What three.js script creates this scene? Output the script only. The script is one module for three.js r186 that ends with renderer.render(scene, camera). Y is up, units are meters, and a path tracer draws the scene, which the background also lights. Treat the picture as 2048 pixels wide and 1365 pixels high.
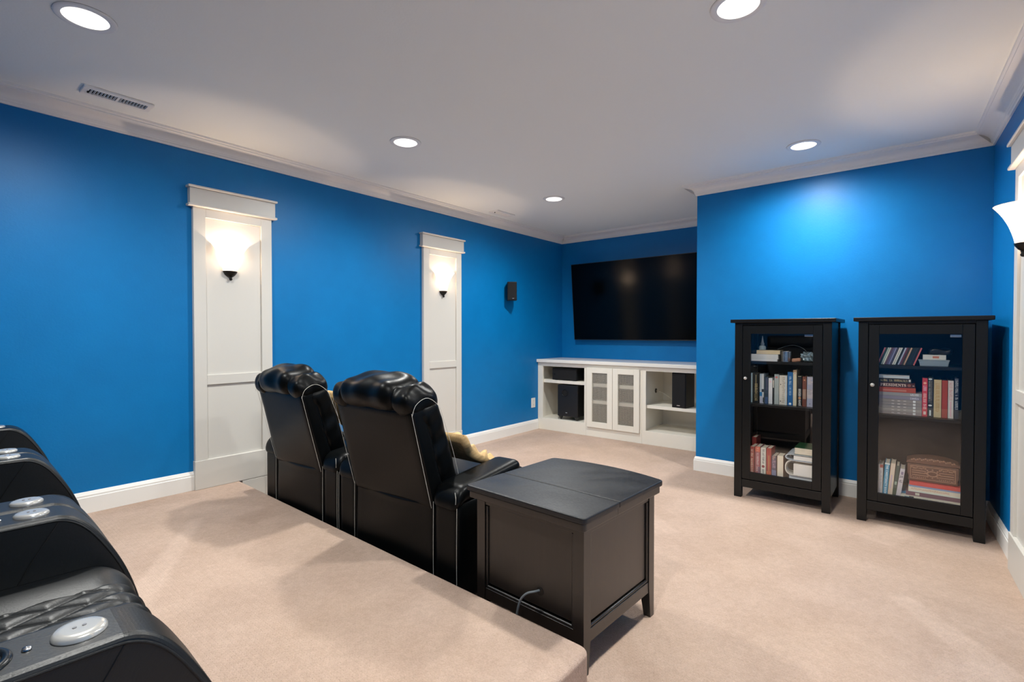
import * as THREE from 'three';
import { RoundedBoxGeometry } from 'three/addons/geometries/RoundedBoxGeometry.js';
import { mergeGeometries, mergeVertices, toCreasedNormals } from 'three/addons/utils/BufferGeometryUtils.js';

// ---------------------------------------------------------------- camera, exposure, light settings
const scene = new THREE.Scene();
scene.background = new THREE.Color(0x000000);
const camera = new THREE.PerspectiveCamera(2 * Math.atan(682.5 / 998) * 180 / Math.PI, 2048 / 1365, 0.05, 60);
camera.position.set(0, 1.22, 0);
camera.rotation.order = 'YXZ';
camera.rotation.set(-Math.atan(15.5 / 998), Math.atan(807 / 998), 0);
const renderer = new THREE.WebGLRenderer({ antialias: true });
renderer.toneMapping = THREE.LinearToneMapping;
renderer.toneMappingExposure = 1.0;
renderer.shadowMap.enabled = true;
renderer.shadowMap.type = THREE.PCFSoftShadowMap;
const DOWNLIGHT = { cd: 14.2, color: 0xfbfbf6, angle: 1.5, penumbra: 1 };
const SCONCE = { cd: 0.58, color: 0xffe0c2 };

// ---------------------------------------------------------------- helpers
let seed = 12345;
const rnd = () => { seed = (seed * 1664525 + 1013904223) >>> 0; return seed / 4294967296; };
const rr = (a, b) => a + (b - a) * rnd();
const taken = {};
function numbered(n) { const k = taken[n] = (taken[n] ?? -1) + 1; return k ? `${n}_${String(k).padStart(3, '0')}` : n; }
function shadow(m) { m.castShadow = true; m.receiveShadow = true; return m; }
function thing(name, label, category, pos = [0, 0, 0], turn = 0, group) {
  const g = new THREE.Group(); g.name = numbered(name); scene.add(g);
  g.position.set(...pos); g.rotation.y = turn; g.userData = { label, category }; if (group) g.userData.group = group;
  return g;
}
function add(name, geo, mat, parent, label) {
  const m = shadow(new THREE.Mesh(geo, mat)); m.name = name; if (label) m.userData.label = label; parent.add(m); return m;
}
function single(name, label, category, geo, mat, group) {
  const m = shadow(new THREE.Mesh(geo, mat)); m.name = numbered(name); m.userData = { label, category }; if (group) m.userData.group = group; scene.add(m); return m;
}
function struct(name, geo, mat, label, category) {
  const m = shadow(new THREE.Mesh(geo, mat)); m.name = name; m.userData = { kind: 'structure', label, category }; scene.add(m); return m;
}
function dup(src, pos, turn, label) {
  const c = src.clone(); c.name = numbered(src.name.replace(/_\d{3}$/, '')); c.userData = { ...src.userData, label }; c.position.set(...pos); c.rotation.y = turn; scene.add(c); return c;
}
const T = (g, x = 0, y = 0, z = 0) => g.translate(x, y, z);
// box given by its corners, edges slightly rounded
function bx(x0, x1, y0, y1, z0, z1, r = 0.002) {
  const w = Math.abs(x1 - x0), h = Math.abs(y1 - y0), d = Math.abs(z1 - z0), m = Math.min(w, h, d);
  const g = r > 0 ? new RoundedBoxGeometry(w, h, d, 2, Math.min(r, m * 0.45)) : new THREE.BoxGeometry(w, h, d);
  return g.translate((x0 + x1) / 2, (y0 + y1) / 2, (z0 + z1) / 2);
}
const clean = gs => gs.map(g => { let n = g.index ? g.toNonIndexed() : g; for (const k of Object.keys(n.attributes)) if (!['position', 'normal', 'uv'].includes(k)) n.deleteAttribute(k); return n; });
const merge = gs => mergeGeometries(clean(gs));
const cyl = (r0, r1, h, n = 24) => new THREE.CylinderGeometry(r0, r1, h, n);
const lathe = (pts, n = 40) => new THREE.LatheGeometry(pts.map(p => new THREE.Vector2(p[0], p[1])), n);
const V = (x, y, z) => new THREE.Vector3(x, y, z);
const tube = (pts, r, seg = 40, rad = 6) => new THREE.TubeGeometry(new THREE.CatmullRomCurve3(pts.map(p => V(...p))), seg, r, rad);
// soft upholstered block: a box rounded by r, then deformed by f(v)
function soft(w, h, d, r, n, f) {
  const [nx, ny, nz] = n; let g = new THREE.BoxGeometry(w, h, d, nx, ny, nz); const p = g.attributes.position, v = V(), q = V();
  for (let i = 0; i < p.count; i++) {
    v.fromBufferAttribute(p, i);
    q.set(Math.max(-w / 2 + r, Math.min(w / 2 - r, v.x)), Math.max(-h / 2 + r, Math.min(h / 2 - r, v.y)), Math.max(-d / 2 + r, Math.min(d / 2 - r, v.z)));
    v.sub(q); if (v.lengthSq() > 1e-12) v.setLength(r); v.add(q); if (f) f(v); p.setXYZ(i, v.x, v.y, v.z);
  }
  return finish(g);
}
function finish(g) {
  g.deleteAttribute('uv'); g.deleteAttribute('normal'); g = mergeVertices(g, 1e-5); g.computeVertexNormals(); return metreUV(g);
}
function metreUV(g) {
  const p = g.attributes.position, u = new Float32Array(p.count * 2);
  for (let i = 0; i < p.count; i++) { u[2 * i] = p.getX(i) + 0.63 * p.getZ(i); u[2 * i + 1] = p.getY(i) + 0.77 * p.getZ(i); }
  g.setAttribute('uv', new THREE.BufferAttribute(u, 2)); return g;
}
function extrude(pts, depth, bevel = 0, seg = 2, curve = 12) {
  const s = pts instanceof THREE.Shape ? pts : new THREE.Shape(pts.map(p => new THREE.Vector2(p[0], p[1])));
  return new THREE.ExtrudeGeometry(s, { depth, bevelEnabled: bevel > 0, bevelThickness: bevel, bevelSize: bevel, bevelOffset: -bevel, bevelSegments: seg, curveSegments: curve });
}
// moulding swept along an interior outline; path points [x, z], room on the side of the given normals
function moulding(path, i, profile, closed) {
  const n = path.length, P = k => path[(k + n) % n];
  const nrm = (a, b) => { const dx = b[0] - a[0], dz = b[1] - a[1], l = Math.hypot(dx, dz); return [-dz / l, dx / l]; };
  const seg = nrm(P(i), P(i + 1));
  const mit = (k, s) => {
    if (!closed && (k === 0 || k === n - 1)) return seg;
    const a = nrm(P(k - 1), P(k)), b = nrm(P(k), P(k + 1)), d = 1 + a[0] * b[0] + a[1] * b[1]; return [(a[0] + b[0]) / d, (a[1] + b[1]) / d];
  };
  const m0 = mit(i), m1 = mit(i + 1), pos = [], uv = [], A = P(i), B = P(i + 1), L = Math.hypot(B[0] - A[0], B[1] - A[1]);
  const pt = (c, m, o) => [c[0] + m[0] * o[0], o[1], c[1] + m[1] * o[0]];
  const quad = (a, b, c, d) => { pos.push(...a, ...b, ...c, ...a, ...c, ...d); uv.push(0, 0, L, 0, L, 0.02, 0, 0, L, 0.02, 0, 0.02); };
  for (let k = 0; k + 1 < profile.length; k++) quad(pt(A, m0, profile[k]), pt(B, m1, profile[k]), pt(B, m1, profile[k + 1]), pt(A, m0, profile[k + 1]));
  for (const [c, m, flip] of [[A, m0, 1], [B, m1, 0]]) for (let k = 1; k + 1 < profile.length; k++) {
    const t = [pt(c, m, profile[0]), pt(c, m, profile[k]), pt(c, m, profile[k + 1])]; if (flip) t.reverse(); for (const q of t) pos.push(...q); uv.push(0, 0, 0.01, 0, 0.01, 0.01);
  }
  const g = new THREE.BufferGeometry(); g.setAttribute('position', new THREE.Float32BufferAttribute(pos, 3)); g.setAttribute('uv', new THREE.Float32BufferAttribute(uv, 2));
  g.computeVertexNormals(); return g;
}
// value noise
const hash = (x, y) => { let h = (x * 374761393 + y * 668265263) | 0; h = (h ^ (h >>> 13)) * 1274126177 | 0; return ((h ^ (h >>> 16)) >>> 0) / 4294967296; };
function vn(x, y, per = 0) {
  const xi = Math.floor(x), yi = Math.floor(y), fx = x - xi, fy = y - yi, sx = fx * fx * (3 - 2 * fx), sy = fy * fy * (3 - 2 * fy), w = per ? k => ((k % per) + per) % per : k => k;
  const a = hash(w(xi), w(yi)), b = hash(w(xi + 1), w(yi)), c = hash(w(xi), w(yi + 1)), d = hash(w(xi + 1), w(yi + 1));
  return a + (b - a) * sx + (c - a) * sy + (a - b - c + d) * sx * sy;
}
function tex(size, fn, color, h = size) {
  const a = new Uint8Array(size * h * 4);
  for (let y = 0; y < h; y++) for (let x = 0; x < size; x++) { const c = fn(x, y), i = 4 * (y * size + x); for (let k = 0; k < 3; k++) a[i + k] = Math.max(0, Math.min(255, Array.isArray(c) ? c[k] : c)); a[i + 3] = 255; }
  const t = new THREE.DataTexture(a, size, h); t.wrapS = t.wrapT = THREE.RepeatWrapping; t.magFilter = THREE.LinearFilter; t.minFilter = THREE.LinearMipmapLinearFilter; t.generateMipmaps = true;
  if (color) t.colorSpace = THREE.SRGBColorSpace; t.needsUpdate = true; return t;
}
const std = (color, roughness = 0.6, o = {}) => new THREE.MeshStandardMaterial({ color, roughness, ...o });
const phys = (color, roughness, o = {}) => new THREE.MeshPhysicalMaterial({ color, roughness, ...o });

// ---------------------------------------------------------------- room measures (metres)
const XL = -3.755, ZF = -5.73, ZB = 1.6, H = 2.52, PH = 0.17;      // left wall, far wall, back wall, ceiling, platform height
const XC = -1.512, ZC = -4.475;                                    // projecting wall beside the alcove
const RX = z => 0.385 + 0.039 * (z - ZC);                            // right wall runs slightly askew
const RA = Math.atan(0.039);

// ---------------------------------------------------------------- materials
const plaster = tex(256, (x, y) => 128 + 60 * (vn(x / 4, y / 4, 64) - .5) + 50 * (vn(x / 2, y / 2, 128) - .5));
plaster.repeat.set(2.2, 2.2);
const paintTone = tex(512, (x, y) => { const n = 0.6 * vn(x / 64, y / 64, 8) + 0.3 * vn(x / 16, y / 16, 32) + 0.1 * vn(x / 3, y / 3); return [0, 115 + 9 * (n - .5), 181 + 12 * (n - .5)]; }, true);
paintTone.repeat.set(0.5, 0.5);
const M = {
  blue: phys(0xffffff, 0.44, { specularIntensity: 0.6, map: paintTone, bumpMap: plaster, bumpScale: 0.0006 }),
  ceiling: std(0xf6f8f3, 0.75, { bumpMap: plaster, bumpScale: 0.0006 }),
  trim: std(0xf1f0ec, 0.35),
  panelWhite: std(0xd3d0c9, 0.4),
  cabinetWhite: std(0xefeadd, 0.42),
  worktop: std(0xece9e2, 0.22),
  blackMetal: std(0x2a2826, 0.4, { metalness: 0.7 }),
  blackPlastic: std(0x0c0c0d, 0.38),
  blackCloth: std(0x101012, 0.9),
  blackWood: phys(0x0d0f10, 0.36, { specularIntensity: 0.75 }),
  steel: std(0xc9c9c9, 0.25, { metalness: 1 }),
  pearl: phys(0xbdbbb6, 0.22, { metalness: 0.35, clearcoat: 0.6 }),
  outlet: std(0xe8e8e4, 0.4),
  dark: std(0x060606, 0.8),
  page: std(0xe6dcc6, 0.85),
  stitch: std(0xd9d6cc, 0.7),
  darkStitch: std(0x050607, 0.6),
  glass: phys(0xffffff, 0.0, { transmission: 1, thickness: 0, ior: 1.5 }),
  shade: phys(0xfffaf2, 0.95, { transmission: 0.35, thickness: 0, side: THREE.DoubleSide }),
};
const leatherGrain = tex(256, (x, y) => 128 + 70 * (vn(x / 5, y / 5, 0) - .5) + 60 * (vn(x / 2.3 + 40, y / 2.3) - .5));
leatherGrain.repeat.set(7, 7);
M.leather = phys(0x060809, 0.36, { specularIntensity: 0.32, bumpMap: leatherGrain, bumpScale: 0.0004 });
M.leatherRear = phys(0x0c0f11, 0.42, { bumpMap: leatherGrain, bumpScale: 0.0004 });
// carpet: colour with vacuum tracks over the whole floor, pin-dot pile as relief
const TRACKS = []; for (let i = 0; i < 70; i++) { const a = rr(-0.5, 0.5) + (rnd() < .5 ? 0.5 : 1.9); TRACKS.push([rr(-3.7, .5), rr(-5.2, 1), Math.cos(a), Math.sin(a), rr(.25, .7), rr(.05, .15), rr(-.8, 1)]); }
const carpetTone = tex(2048, (px, py) => {
  const x = -3.8 + px / 2048 * 7.5, z = -5.8 + py / 2048 * 7.5;
  let t = 7 * (vn(px / 90, py / 90) - .5) + 9 * (vn(px / 34, py / 34) - .5) + 8 * (vn(px / 5, py / 5) - .5) + 14 * (hash(px, py) - .5);
  for (const [cx, cz, c, s, l, w, k] of TRACKS) { const dx = x - cx, dz = z - cz, a = dx * c + dz * s, b = dx * -s + dz * c, q = w * (0.6 + 0.4 * (a / l + 1) / 2); if (Math.abs(a) < l && Math.abs(b) < q) t += 11 * k * Math.min(1, (q - Math.abs(b)) / .03) * Math.min(1, (l - Math.abs(a)) / .03); }
  const w = 5 * (vn(px / 120 + 9, py / 120 + 5) - .5);
  return [207 + t, 179 + t * 1.02 - w * .3, 160 + t * 1.05 - w];
}, true);
const carpetPile = tex(512, (x, y) => {           // one tile covers 0.16 m: rows of small pits, every other row shifted
  const s = 512 / 10, r = Math.floor(y / s), u = ((x + (r % 2) * s / 2) % s) / s - .5, v = (y % s) / s - .5, d = Math.hypot(u, v * 1.2);
  return 150 + 60 * (hash(x >> 1, y >> 1) - .5) + 50 * (vn(x / 6, y / 6) - .5) - 95 * Math.exp(-d * d / 0.022);
});
carpetPile.repeat.set(7.5 / 0.16, 7.5 / 0.16);
M.carpet = std(0xffffff, 0.97, { map: carpetTone, bumpMap: carpetPile, bumpScale: 0.006 });
function floorUV(g) {
  const p = g.attributes.position, n = g.attributes.normal, u = new Float32Array(p.count * 2);
  for (let i = 0; i < p.count; i++) { const side = Math.abs(n.getY(i)) < .7 ? p.getY(i) : 0; u[2 * i] = (p.getX(i) + 3.8 + side * Math.abs(n.getX(i))) / 7.5; u[2 * i + 1] = (p.getZ(i) + 5.8 + side * Math.abs(n.getZ(i))) / 7.5; }
  g.setAttribute('uv', new THREE.BufferAttribute(u, 2)); return g;
}
function wallUV(g) {           // metres on every face
  const p = g.attributes.position, n = g.attributes.normal, u = new Float32Array(p.count * 2);
  for (let i = 0; i < p.count; i++) { const ax = Math.abs(n.getX(i)), ay = Math.abs(n.getY(i)); u[2 * i] = ax > .7 ? p.getZ(i) : p.getX(i); u[2 * i + 1] = ay > .7 ? p.getZ(i) : p.getY(i); }
  g.setAttribute('uv', new THREE.BufferAttribute(u, 2)); return g;
}
const box = (x0, x1, y0, y1, z0, z1) => wallUV(bx(x0, x1, y0, y1, z0, z1, 0));

// ---------------------------------------------------------------- room shell
struct('floor', floorUV(bx(XL - .1, 0.8, -0.1, 0, ZF - .1, ZB + .1, 0)), M.carpet, 'beige pink pin-dot carpet on the lower floor', 'floor');
{
  const sh = new THREE.Shape(); sh.moveTo(XL, -ZB); sh.lineTo(XL, 1.536); sh.lineTo(-0.875, 1.449); sh.quadraticCurveTo(-0.83, 1.447, -0.829, 1.40); sh.lineTo(-0.829, -ZB); sh.lineTo(XL, -ZB);
  const g = extrude(sh, PH, 0.02, 5); g.rotateX(-Math.PI / 2); g.scale(1, PH / (PH + .04), 1); g.translate(0, 0.02 * PH / (PH + .04), 0);
  struct('floor_platform', floorUV(g), M.carpet, 'raised carpeted platform behind the front recliners', 'platform');
}
struct('ceiling', box(XL - .1, 0.8, H, H + .1, ZF - .1, ZB + .1), M.ceiling, 'plain off-white painted ceiling with recessed lights', 'ceiling');
struct('wall_left', box(XL - .1, XL, 0, H, ZF - .1, ZB + .1), M.blue, 'bright blue painted wall with two white sconce panels', 'wall');
struct('wall_front', box(XL, XC, 0, H, ZF - .1, ZF), M.blue, 'blue alcove wall behind the television', 'wall');
struct('wall_projecting', box(XC, 0.8, 0, H, ZF - .1, ZC), M.blue, 'blue projecting wall behind the two bookcases', 'wall');
struct('wall_back', box(XL, 0.8, 0, H, ZB, ZB + .1), M.blue, 'blue wall behind the rear recliners', 'wall');
{
  const L = ZB - ZC + .2, g = box(0, 0.1, 0, H, -.1, L); g.rotateY(RA); g.translate(0.385, 0, ZC);
  struct('wall_right', g, M.blue, 'blue wall beside the bookcases with white sconce panels', 'wall');
}
// crown moulding all round; interior outline, room on the inside
const outline = [[XL, ZB], [RX(ZB), ZB], [RX(ZC), ZC], [XC, ZC], [XC, ZF], [XL, ZF]];
{
  const o = outline.slice().reverse();                                     // orientation for inward normals
  const prof = [[0, H - .088], [0.010, H - .088], [0.012, H - .076], [0.018, H - .072], [0.020, H - .064]];
  for (let k = 0; k <= 8; k++) { const a = k / 8 * Math.PI / 2; prof.push([0.022 + 0.066 * (1 - Math.cos(a)), H - .062 + 0.038 * Math.sin(a)]); }
  prof.push([0.092, H - .022], [0.092, H - .016], [0.102, H - .012], [0.104, H], [0, H]);
  for (let i = 0; i < o.length; i++) struct(`trim_${i + 1}`, toCreasedNormals(moulding(o, i, prof, true), 0.5), M.trim, ['white crown moulding above the blue alcove wall', 'white crown moulding on the alcove return', 'white crown moulding above the bookcases', 'white crown moulding on the wall beside the bookcases', 'white crown moulding above the rear wall', 'white crown moulding above the wall of two lit panels'][i], 'crown moulding');
}
const BASE = y => [[0, y], [0.016, y], [0.016, y + .092], [0.013, y + .096], [0.013, y + .106], [0.010, y + .110], [0.006, y + .122], [0.003, y + .125], [0, y + .125]];
function baseboard(name, path, y, label) {
  const gs = []; for (let i = 0; i + 1 < path.length; i++) gs.push(moulding(path, i, BASE(y), false));
  struct(name, toCreasedNormals(merge(gs), 0.5), M.trim, label, 'baseboard');
}
const P1 = [-1.768, -1.250], P2 = [-3.761, -3.241], R2 = [-3.61, -3.10], R1 = [-1.70, -1.19];
baseboard('baseboard_left', [[XL, P1[1]], [XL, ZB]].reverse(), PH, 'white baseboard at platform level under the blue wall');
baseboard('baseboard_left_middle', [[XL, P2[1]], [XL, P1[0]]].reverse(), 0, 'white baseboard between the two lit wall panels');
baseboard('baseboard_left_far', [[XL, -5.165], [XL, P2[0]]].reverse(), 0, 'white baseboard running from lit panel to media cabinets');
baseboard('baseboard_projecting', [[XC, -5.165], [XC, ZC], [RX(ZC), ZC], [RX(R2[0]), R2[0]]].map(p => p), 0, 'white baseboard around the projecting wall and behind bookcases');
baseboard('baseboard_right', [[RX(R2[1]), R2[1]], [RX(R1[0]), R1[0]]], 0, 'white baseboard between the panels facing the recliner row');
baseboard('baseboard_right_rear', [[RX(R1[1]), R1[1]], [RX(ZB), ZB], [-0.829, ZB]], 0, 'white baseboard along the rear of the aisle');

// ---------------------------------------------------------------- downlights (each lamp's light sits just under its lens)
function downlight(x, z, label) {
  const t = thing('recessed_light', label, 'ceiling light', [x, H, z], 0, 'recessed ceiling lights');
  add('trim_ring', lathe([[0.078, -0.001], [0.078, -0.006], [0.096, -0.007], [0.104, -0.004], [0.105, 0], [0.078, -0.001]], 48), M.trim, t, 'white trim ring');
  const lens = lathe([[0.0001, -0.008], [0.05, -0.0075], [0.074, -0.0055], [0.0785, -0.003]], 48);
  add('lens', lens, std(0xffffff, 0.5, { emissive: 0xfff8f0, emissiveIntensity: 2.2 }), t, 'glowing white lens');
  const s = new THREE.SpotLight(DOWNLIGHT.color, DOWNLIGHT.cd, 0, DOWNLIGHT.angle, DOWNLIGHT.penumbra, 2);
  s.name = 'downlight_beam'; s.position.set(x, H - .02, z); s.target.position.set(x, 0, z); s.castShadow = true; s.shadow.radius = 3.5; s.shadow.mapSize.set(1024, 1024);
  scene.add(s); scene.add(s.target);
}
downlight(-2.67, -0.51, 'round recessed ceiling light above the rear recliners by the blue wall');
downlight(-0.56, -2.12, 'round recessed ceiling light above the open carpet by the end table');
downlight(-2.71, -2.20, 'round recessed ceiling light above the front recliners');
downlight(-0.615, -3.965, 'round recessed ceiling light close above the two bookcases');
downlight(-2.73, -4.02, 'round recessed ceiling light in front of the television');
downlight(-0.56, -0.42, 'round recessed ceiling light above the aisle beside the rear recliners');

// ---------------------------------------------------------------- ceiling vents
function vent(x0, x1, z0, z1, label) {
  const t = thing('ceiling_vent', label, 'vent', [(x0 + x1) / 2, H, (z0 + z1) / 2], 0, 'ceiling air vents'), w = x1 - x0, d = z1 - z0, y = -0.012, b = 0.026;
  add('frame', merge([bx(-w / 2, -w / 2 + b, y, 0, -d / 2, d / 2, .003), bx(w / 2 - b, w / 2, y, 0, -d / 2, d / 2, .003), bx(-w / 2 + b, w / 2 - b, y, 0, -d / 2, -d / 2 + b, .003), bx(-w / 2 + b, w / 2 - b, y, 0, d / 2 - b, d / 2, .003), bx(-w / 2 + b, w / 2 - b, y + .002, -.002, -.006, .006, .001)]), M.trim, t);
  add('duct_opening', bx(-w / 2 + b, w / 2 - b, -.002, -.0005, -d / 2 + b, d / 2 - b, 0), M.dark, t, 'dark opening behind the slats');
  const n = 18, L = d - 2 * b;
  for (let i = 0; i <= n; i++) { const z = -L / 2 + L * i / n; if (Math.abs(z) < .005) continue; const g = bx(-w / 2 + b, w / 2 - b, -.004, .004, -.0012, .0012, 0); g.rotateX(0.5); add('slat', T(g, 0, -.0065, z), M.trim, t); }
  add('lever', bx(-.004, .004, -.02, -.01, d / 2 - b - .004, d / 2 - b + .004, .001), M.blackPlastic, t, 'small black damper lever');
}
vent(-3.495, -3.375, -0.945, -0.635, 'white slatted ceiling air vent near the first lit panel');
vent(-3.555, -3.425, -4.29, -4.0, 'white slatted ceiling air vent near the wall speaker');

// ---------------------------------------------------------------- sconce panels and sconces; local frame: x along the wall, z out of the wall
function wallPanel(label, pos, turn, w, y0, yPlinth, lower) {
  const t = thing('wall_panel', label, 'wall panel', pos, turn, 'white panels that carry the sconces'), h = w / 2, st = 0.076, f = 0.03;
  add('stile', bx(-h, -h + st, yPlinth, 2.066, 0, f), M.panelWhite, t); add('stile', bx(h - st, h, yPlinth, 2.066, 0, f), M.panelWhite, t);
  add('rail', bx(-h + st, h - st, 2.0, 2.066, 0, f), M.panelWhite, t); add('rail', bx(-h + st, h - st, 0.87, 0.937, 0, f), M.panelWhite, t);
  add('inset_board', bx(-h + st, h - st, 0.937, 2.0, 0, f - .012, .0005), M.panelWhite, t); add('inset_board', bx(-h + st, h - st, yPlinth, 0.87, 0, f - .012, .0005), M.panelWhite, t);
  add('plinth', bx(-h - .004, h + .004, y0, yPlinth, 0, f + .006, .003), M.panelWhite, t);
  if (lower) add('plinth', bx(lower[0], lower[1], 0, y0 - .003, 0, f + .006, .002), M.panelWhite, t);
  add('header', bx(-h - .022, h + .022, 2.078, 2.184, 0, f + .014), M.panelWhite, t);
  add('header_cap', bx(-h - .034, h + .034, 2.184, 2.199, 0, f + .03, .004), M.panelWhite, t);
  add('header_bead', bx(-h - .034, h + .034, 2.062, 2.079, 0, f + .026, .006), M.panelWhite, t);
  return t;
}
wallPanel('tall white panel with lit sconce, standing on the platform behind the recliners', [XL, 0, (P1[0] + P1[1]) / 2], Math.PI / 2, P1[1] - P1[0], PH, 0.364, [0.037, 0.262]);
wallPanel('tall white panel with lit sconce, between the wall speaker and the recliners', [XL, 0, (P2[0] + P2[1]) / 2], Math.PI / 2, P2[1] - P2[0], 0, 0.195);
wallPanel('tall white panel with lit sconce, beside the bookcases', [RX((R2[0] + R2[1]) / 2), 0, (R2[0] + R2[1]) / 2], -Math.PI / 2 + RA, R2[1] - R2[0], 0, 0.195);
wallPanel('tall white panel with lit sconce, facing the end table across the aisle', [RX((R1[0] + R1[1]) / 2), 0, (R1[0] + R1[1]) / 2], -Math.PI / 2 + RA, R1[1] - R1[0], 0, 0.195);
function sconce(label, pos, turn) {                      // half-round pocket sconce; origin on the panel's face at the foot of the shade
  const t = thing('wall_sconce', label, 'sconce', pos, turn, 'white glass sconces on the white panels');
  const half = (pts, n = 40) => new THREE.LatheGeometry(pts.map(p => new THREE.Vector2(p[0], p[1])), n, -Math.PI / 2, Math.PI);
  const prof = []; for (let k = 0; k <= 14; k++) { const u = k / 14; prof.push([0.042 + 0.034 * u + 0.046 * Math.pow(u, 2.6), 0.004 + 0.188 * u]); }
  add('glass_shade', half(prof, 48), M.shade, t, 'flared frosted white glass shade');
  add('cup', half([[0.0001, -0.034], [0.016, -0.033], [0.032, -0.020], [0.044, -0.002], [0.047, 0.008], [0.043, 0.008], [0.038, 0.0], [0.0001, -0.004]], 36), M.blackMetal, t, 'dark bronze cup');
  add('finial', T(lathe([[0.0001, -0.058], [0.007, -0.055], [0.011, -0.047], [0.007, -0.038], [0.010, -0.030]], 24), 0, 0, .014), M.blackMetal, t, 'dark bronze finial');
  add('back_plate', bx(-.03, .03, -.004, .11, .0003, .006, .003), M.blackMetal, t);
  add('bulb', T(new THREE.SphereGeometry(0.018, 20, 14), 0, 0.105, .034), std(0xffffff, 0.6, { emissive: SCONCE.color, emissiveIntensity: 3 }), t, 'lit bulb inside the shade');
  const l = new THREE.PointLight(SCONCE.color, SCONCE.cd, 0, 2); l.name = 'sconce_lamp'; l.position.set(0, 0.105, .034); l.castShadow = true; l.shadow.radius = 0.5; l.shadow.mapSize.set(512, 512); t.add(l);
}
sconce('lit sconce with flared white shade on the panel standing on the platform', [XL + .0185, 1.645, -1.480], Math.PI / 2);
sconce('lit sconce with flared white shade on the panel nearer the wall speaker', [XL + .0185, 1.64, -3.502], Math.PI / 2);
sconce('lit sconce with flared white shade on the panel beside the bookcases', [RX(-3.39) - .0185, 1.642, -3.385], -Math.PI / 2 + RA);
sconce('lit sconce with flared white shade on the panel facing the end table', [RX(-1.45) - .0185, 1.642, -1.445], -Math.PI / 2 + RA);

// ---------------------------------------------------------------- television
{
  const t = thing('television', 'large black flat television mounted on the blue alcove wall', 'television', [-2.63, 1.134, -5.655]); const w = 1.752, h = 0.985, g = new THREE.Group();
  const tilt = -Math.atan(0.09 / h) * -1;
  const rot = geo => geo.rotateX(tilt);
  add('bezel', rot(merge([bx(-w / 2, w / 2, 0, 0.010, -.03, .008, .002), bx(-w / 2, w / 2, h - .006, h, -.03, .008, .002), bx(-w / 2, -w / 2 + .006, 0.010, h - .006, -.03, .008, .002), bx(w / 2 - .006, w / 2, 0.010, h - .006, -.03, .008, .002)])), std(0x3a3a3c, 0.3, { metalness: 0.8 }), t, 'thin dark metal bezel');
  add('screen', rot(bx(-w / 2 + .006, w / 2 - .006, 0.010, h - .006, -.01, .005, 0)), phys(0x020202, 0.16, { ior: 1.5, specularIntensity: 0.35 }), t, 'glossy black screen');
  add('back_cover', rot(bx(-w / 2 + .01, w / 2 - .01, 0.01, h - .01, -.034, -.011, .003)), M.blackPlastic, t);
  add('wall_bracket', bx(-.25, .25, .25, .7, -.072, 0.0, .004), M.blackPlastic, t);
}
// wall speaker
{
  const t = thing('wall_speaker', 'small black speaker bracketed to the blue wall near the television', 'speaker', [-3.672, 1.602, -4.54], 0.72);
  add('cabinet', bx(-.055, .055, 0, 0.215, -.065, .06, .006), M.blackPlastic, t);
  add('grille', bx(-.05, .05, .006, 0.209, .06, .068, .004), M.blackCloth, t, 'black cloth grille');
  add('badge', bx(.0, .022, .018, .024, .068, .0695, .0005), M.steel, t, 'small silver badge');
  add('bracket', tube([[-.0, .1, -.06], [-.012, .1, -.085], [-.028, .1, -.078], [-.05, .1, -.085]], .012, 12, 8), M.blackMetal, t);
}
// outlet
{
  const t = thing('wall_outlet', 'white double power outlet on blue wall beside the media cabinets', 'outlet', [XL, 0.341, -5.068], Math.PI / 2);
  add('cover_plate', bx(-.041, .041, -.061, .061, 0, .006, .003), M.outlet, t);
  for (const y of [.025, -.025]) { const r = add('receptacle', bx(-.017, .017, y - .015, y + .015, .006, .009, .004), M.outlet, t); add('slot', merge([bx(-.008, -.006, y - .004, y + .007, .009, .0095, 0), bx(.006, .008, y - .003, y + .006, .009, .0095, 0)]), M.dark, r); }
}

// ---------------------------------------------------------------- built-in media cabinets
const CF = -5.17, CB = ZF + .003;
single('worktop', 'long white worktop running over the built-in media cabinets', 'worktop', bx(XL + .001, XC - .001, 0.853, 0.891, CB, -5.138, .004), M.worktop);
function carcass(t, x0, x1, o0, o1, ybot, ytop) {                       // open cabinet: face frame with an opening
  const w = M.cabinetWhite;
  add('face_frame', merge([bx(x0, o0, .147, .853, CF - .02, CF, .001), bx(o1, x1, .147, .853, CF - .02, CF, .001), bx(o0, o1, ytop, .853, CF - .02, CF, .001)]), w, t);
  add('base_board', bx(x0, x1, 0, .1465, CF - .02, CF + .001, .002), w, t);
  add('side_panel', bx(x0, x0 + .018, .12, .85, CB + .01, CF - .02, .0005), w, t); add('side_panel', bx(x1 - .018, x1, .12, .85, CB + .01, CF - .02, .0005), w, t);
  add('floor_panel', bx(x0 + .018, x1 - .018, .13, .147, CB + .01, CF - .02, .0005), w, t); add('top_panel', bx(x0 + .018, x1 - .018, .835, .852, CB + .01, CF - .02, .0005), w, t);
  add('back_panel', bx(x0, x1, .0, .852, CB, CB + .009, 0), w, t);
}
const UL = thing('media_cabinet', 'open white media cabinet holding subwoofer and centre speaker', 'cabinet', [0, 0, 0], 0, 'built-in media cabinets');
carcass(UL, XL + .002, -3.046, -3.677, -3.071, .147, .806); add('shelf', bx(XL + .02, -3.064, .596, .634, CB + .01, CF - .022, .002), M.cabinetWhite, UL);
const UM = thing('media_cabinet', 'white media cabinet closed by two wire mesh doors', 'cabinet', [0, 0, 0], 0, 'built-in media cabinets');
carcass(UM, -3.045, -2.339, -3.0, -2.385, .147, .8);
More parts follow.
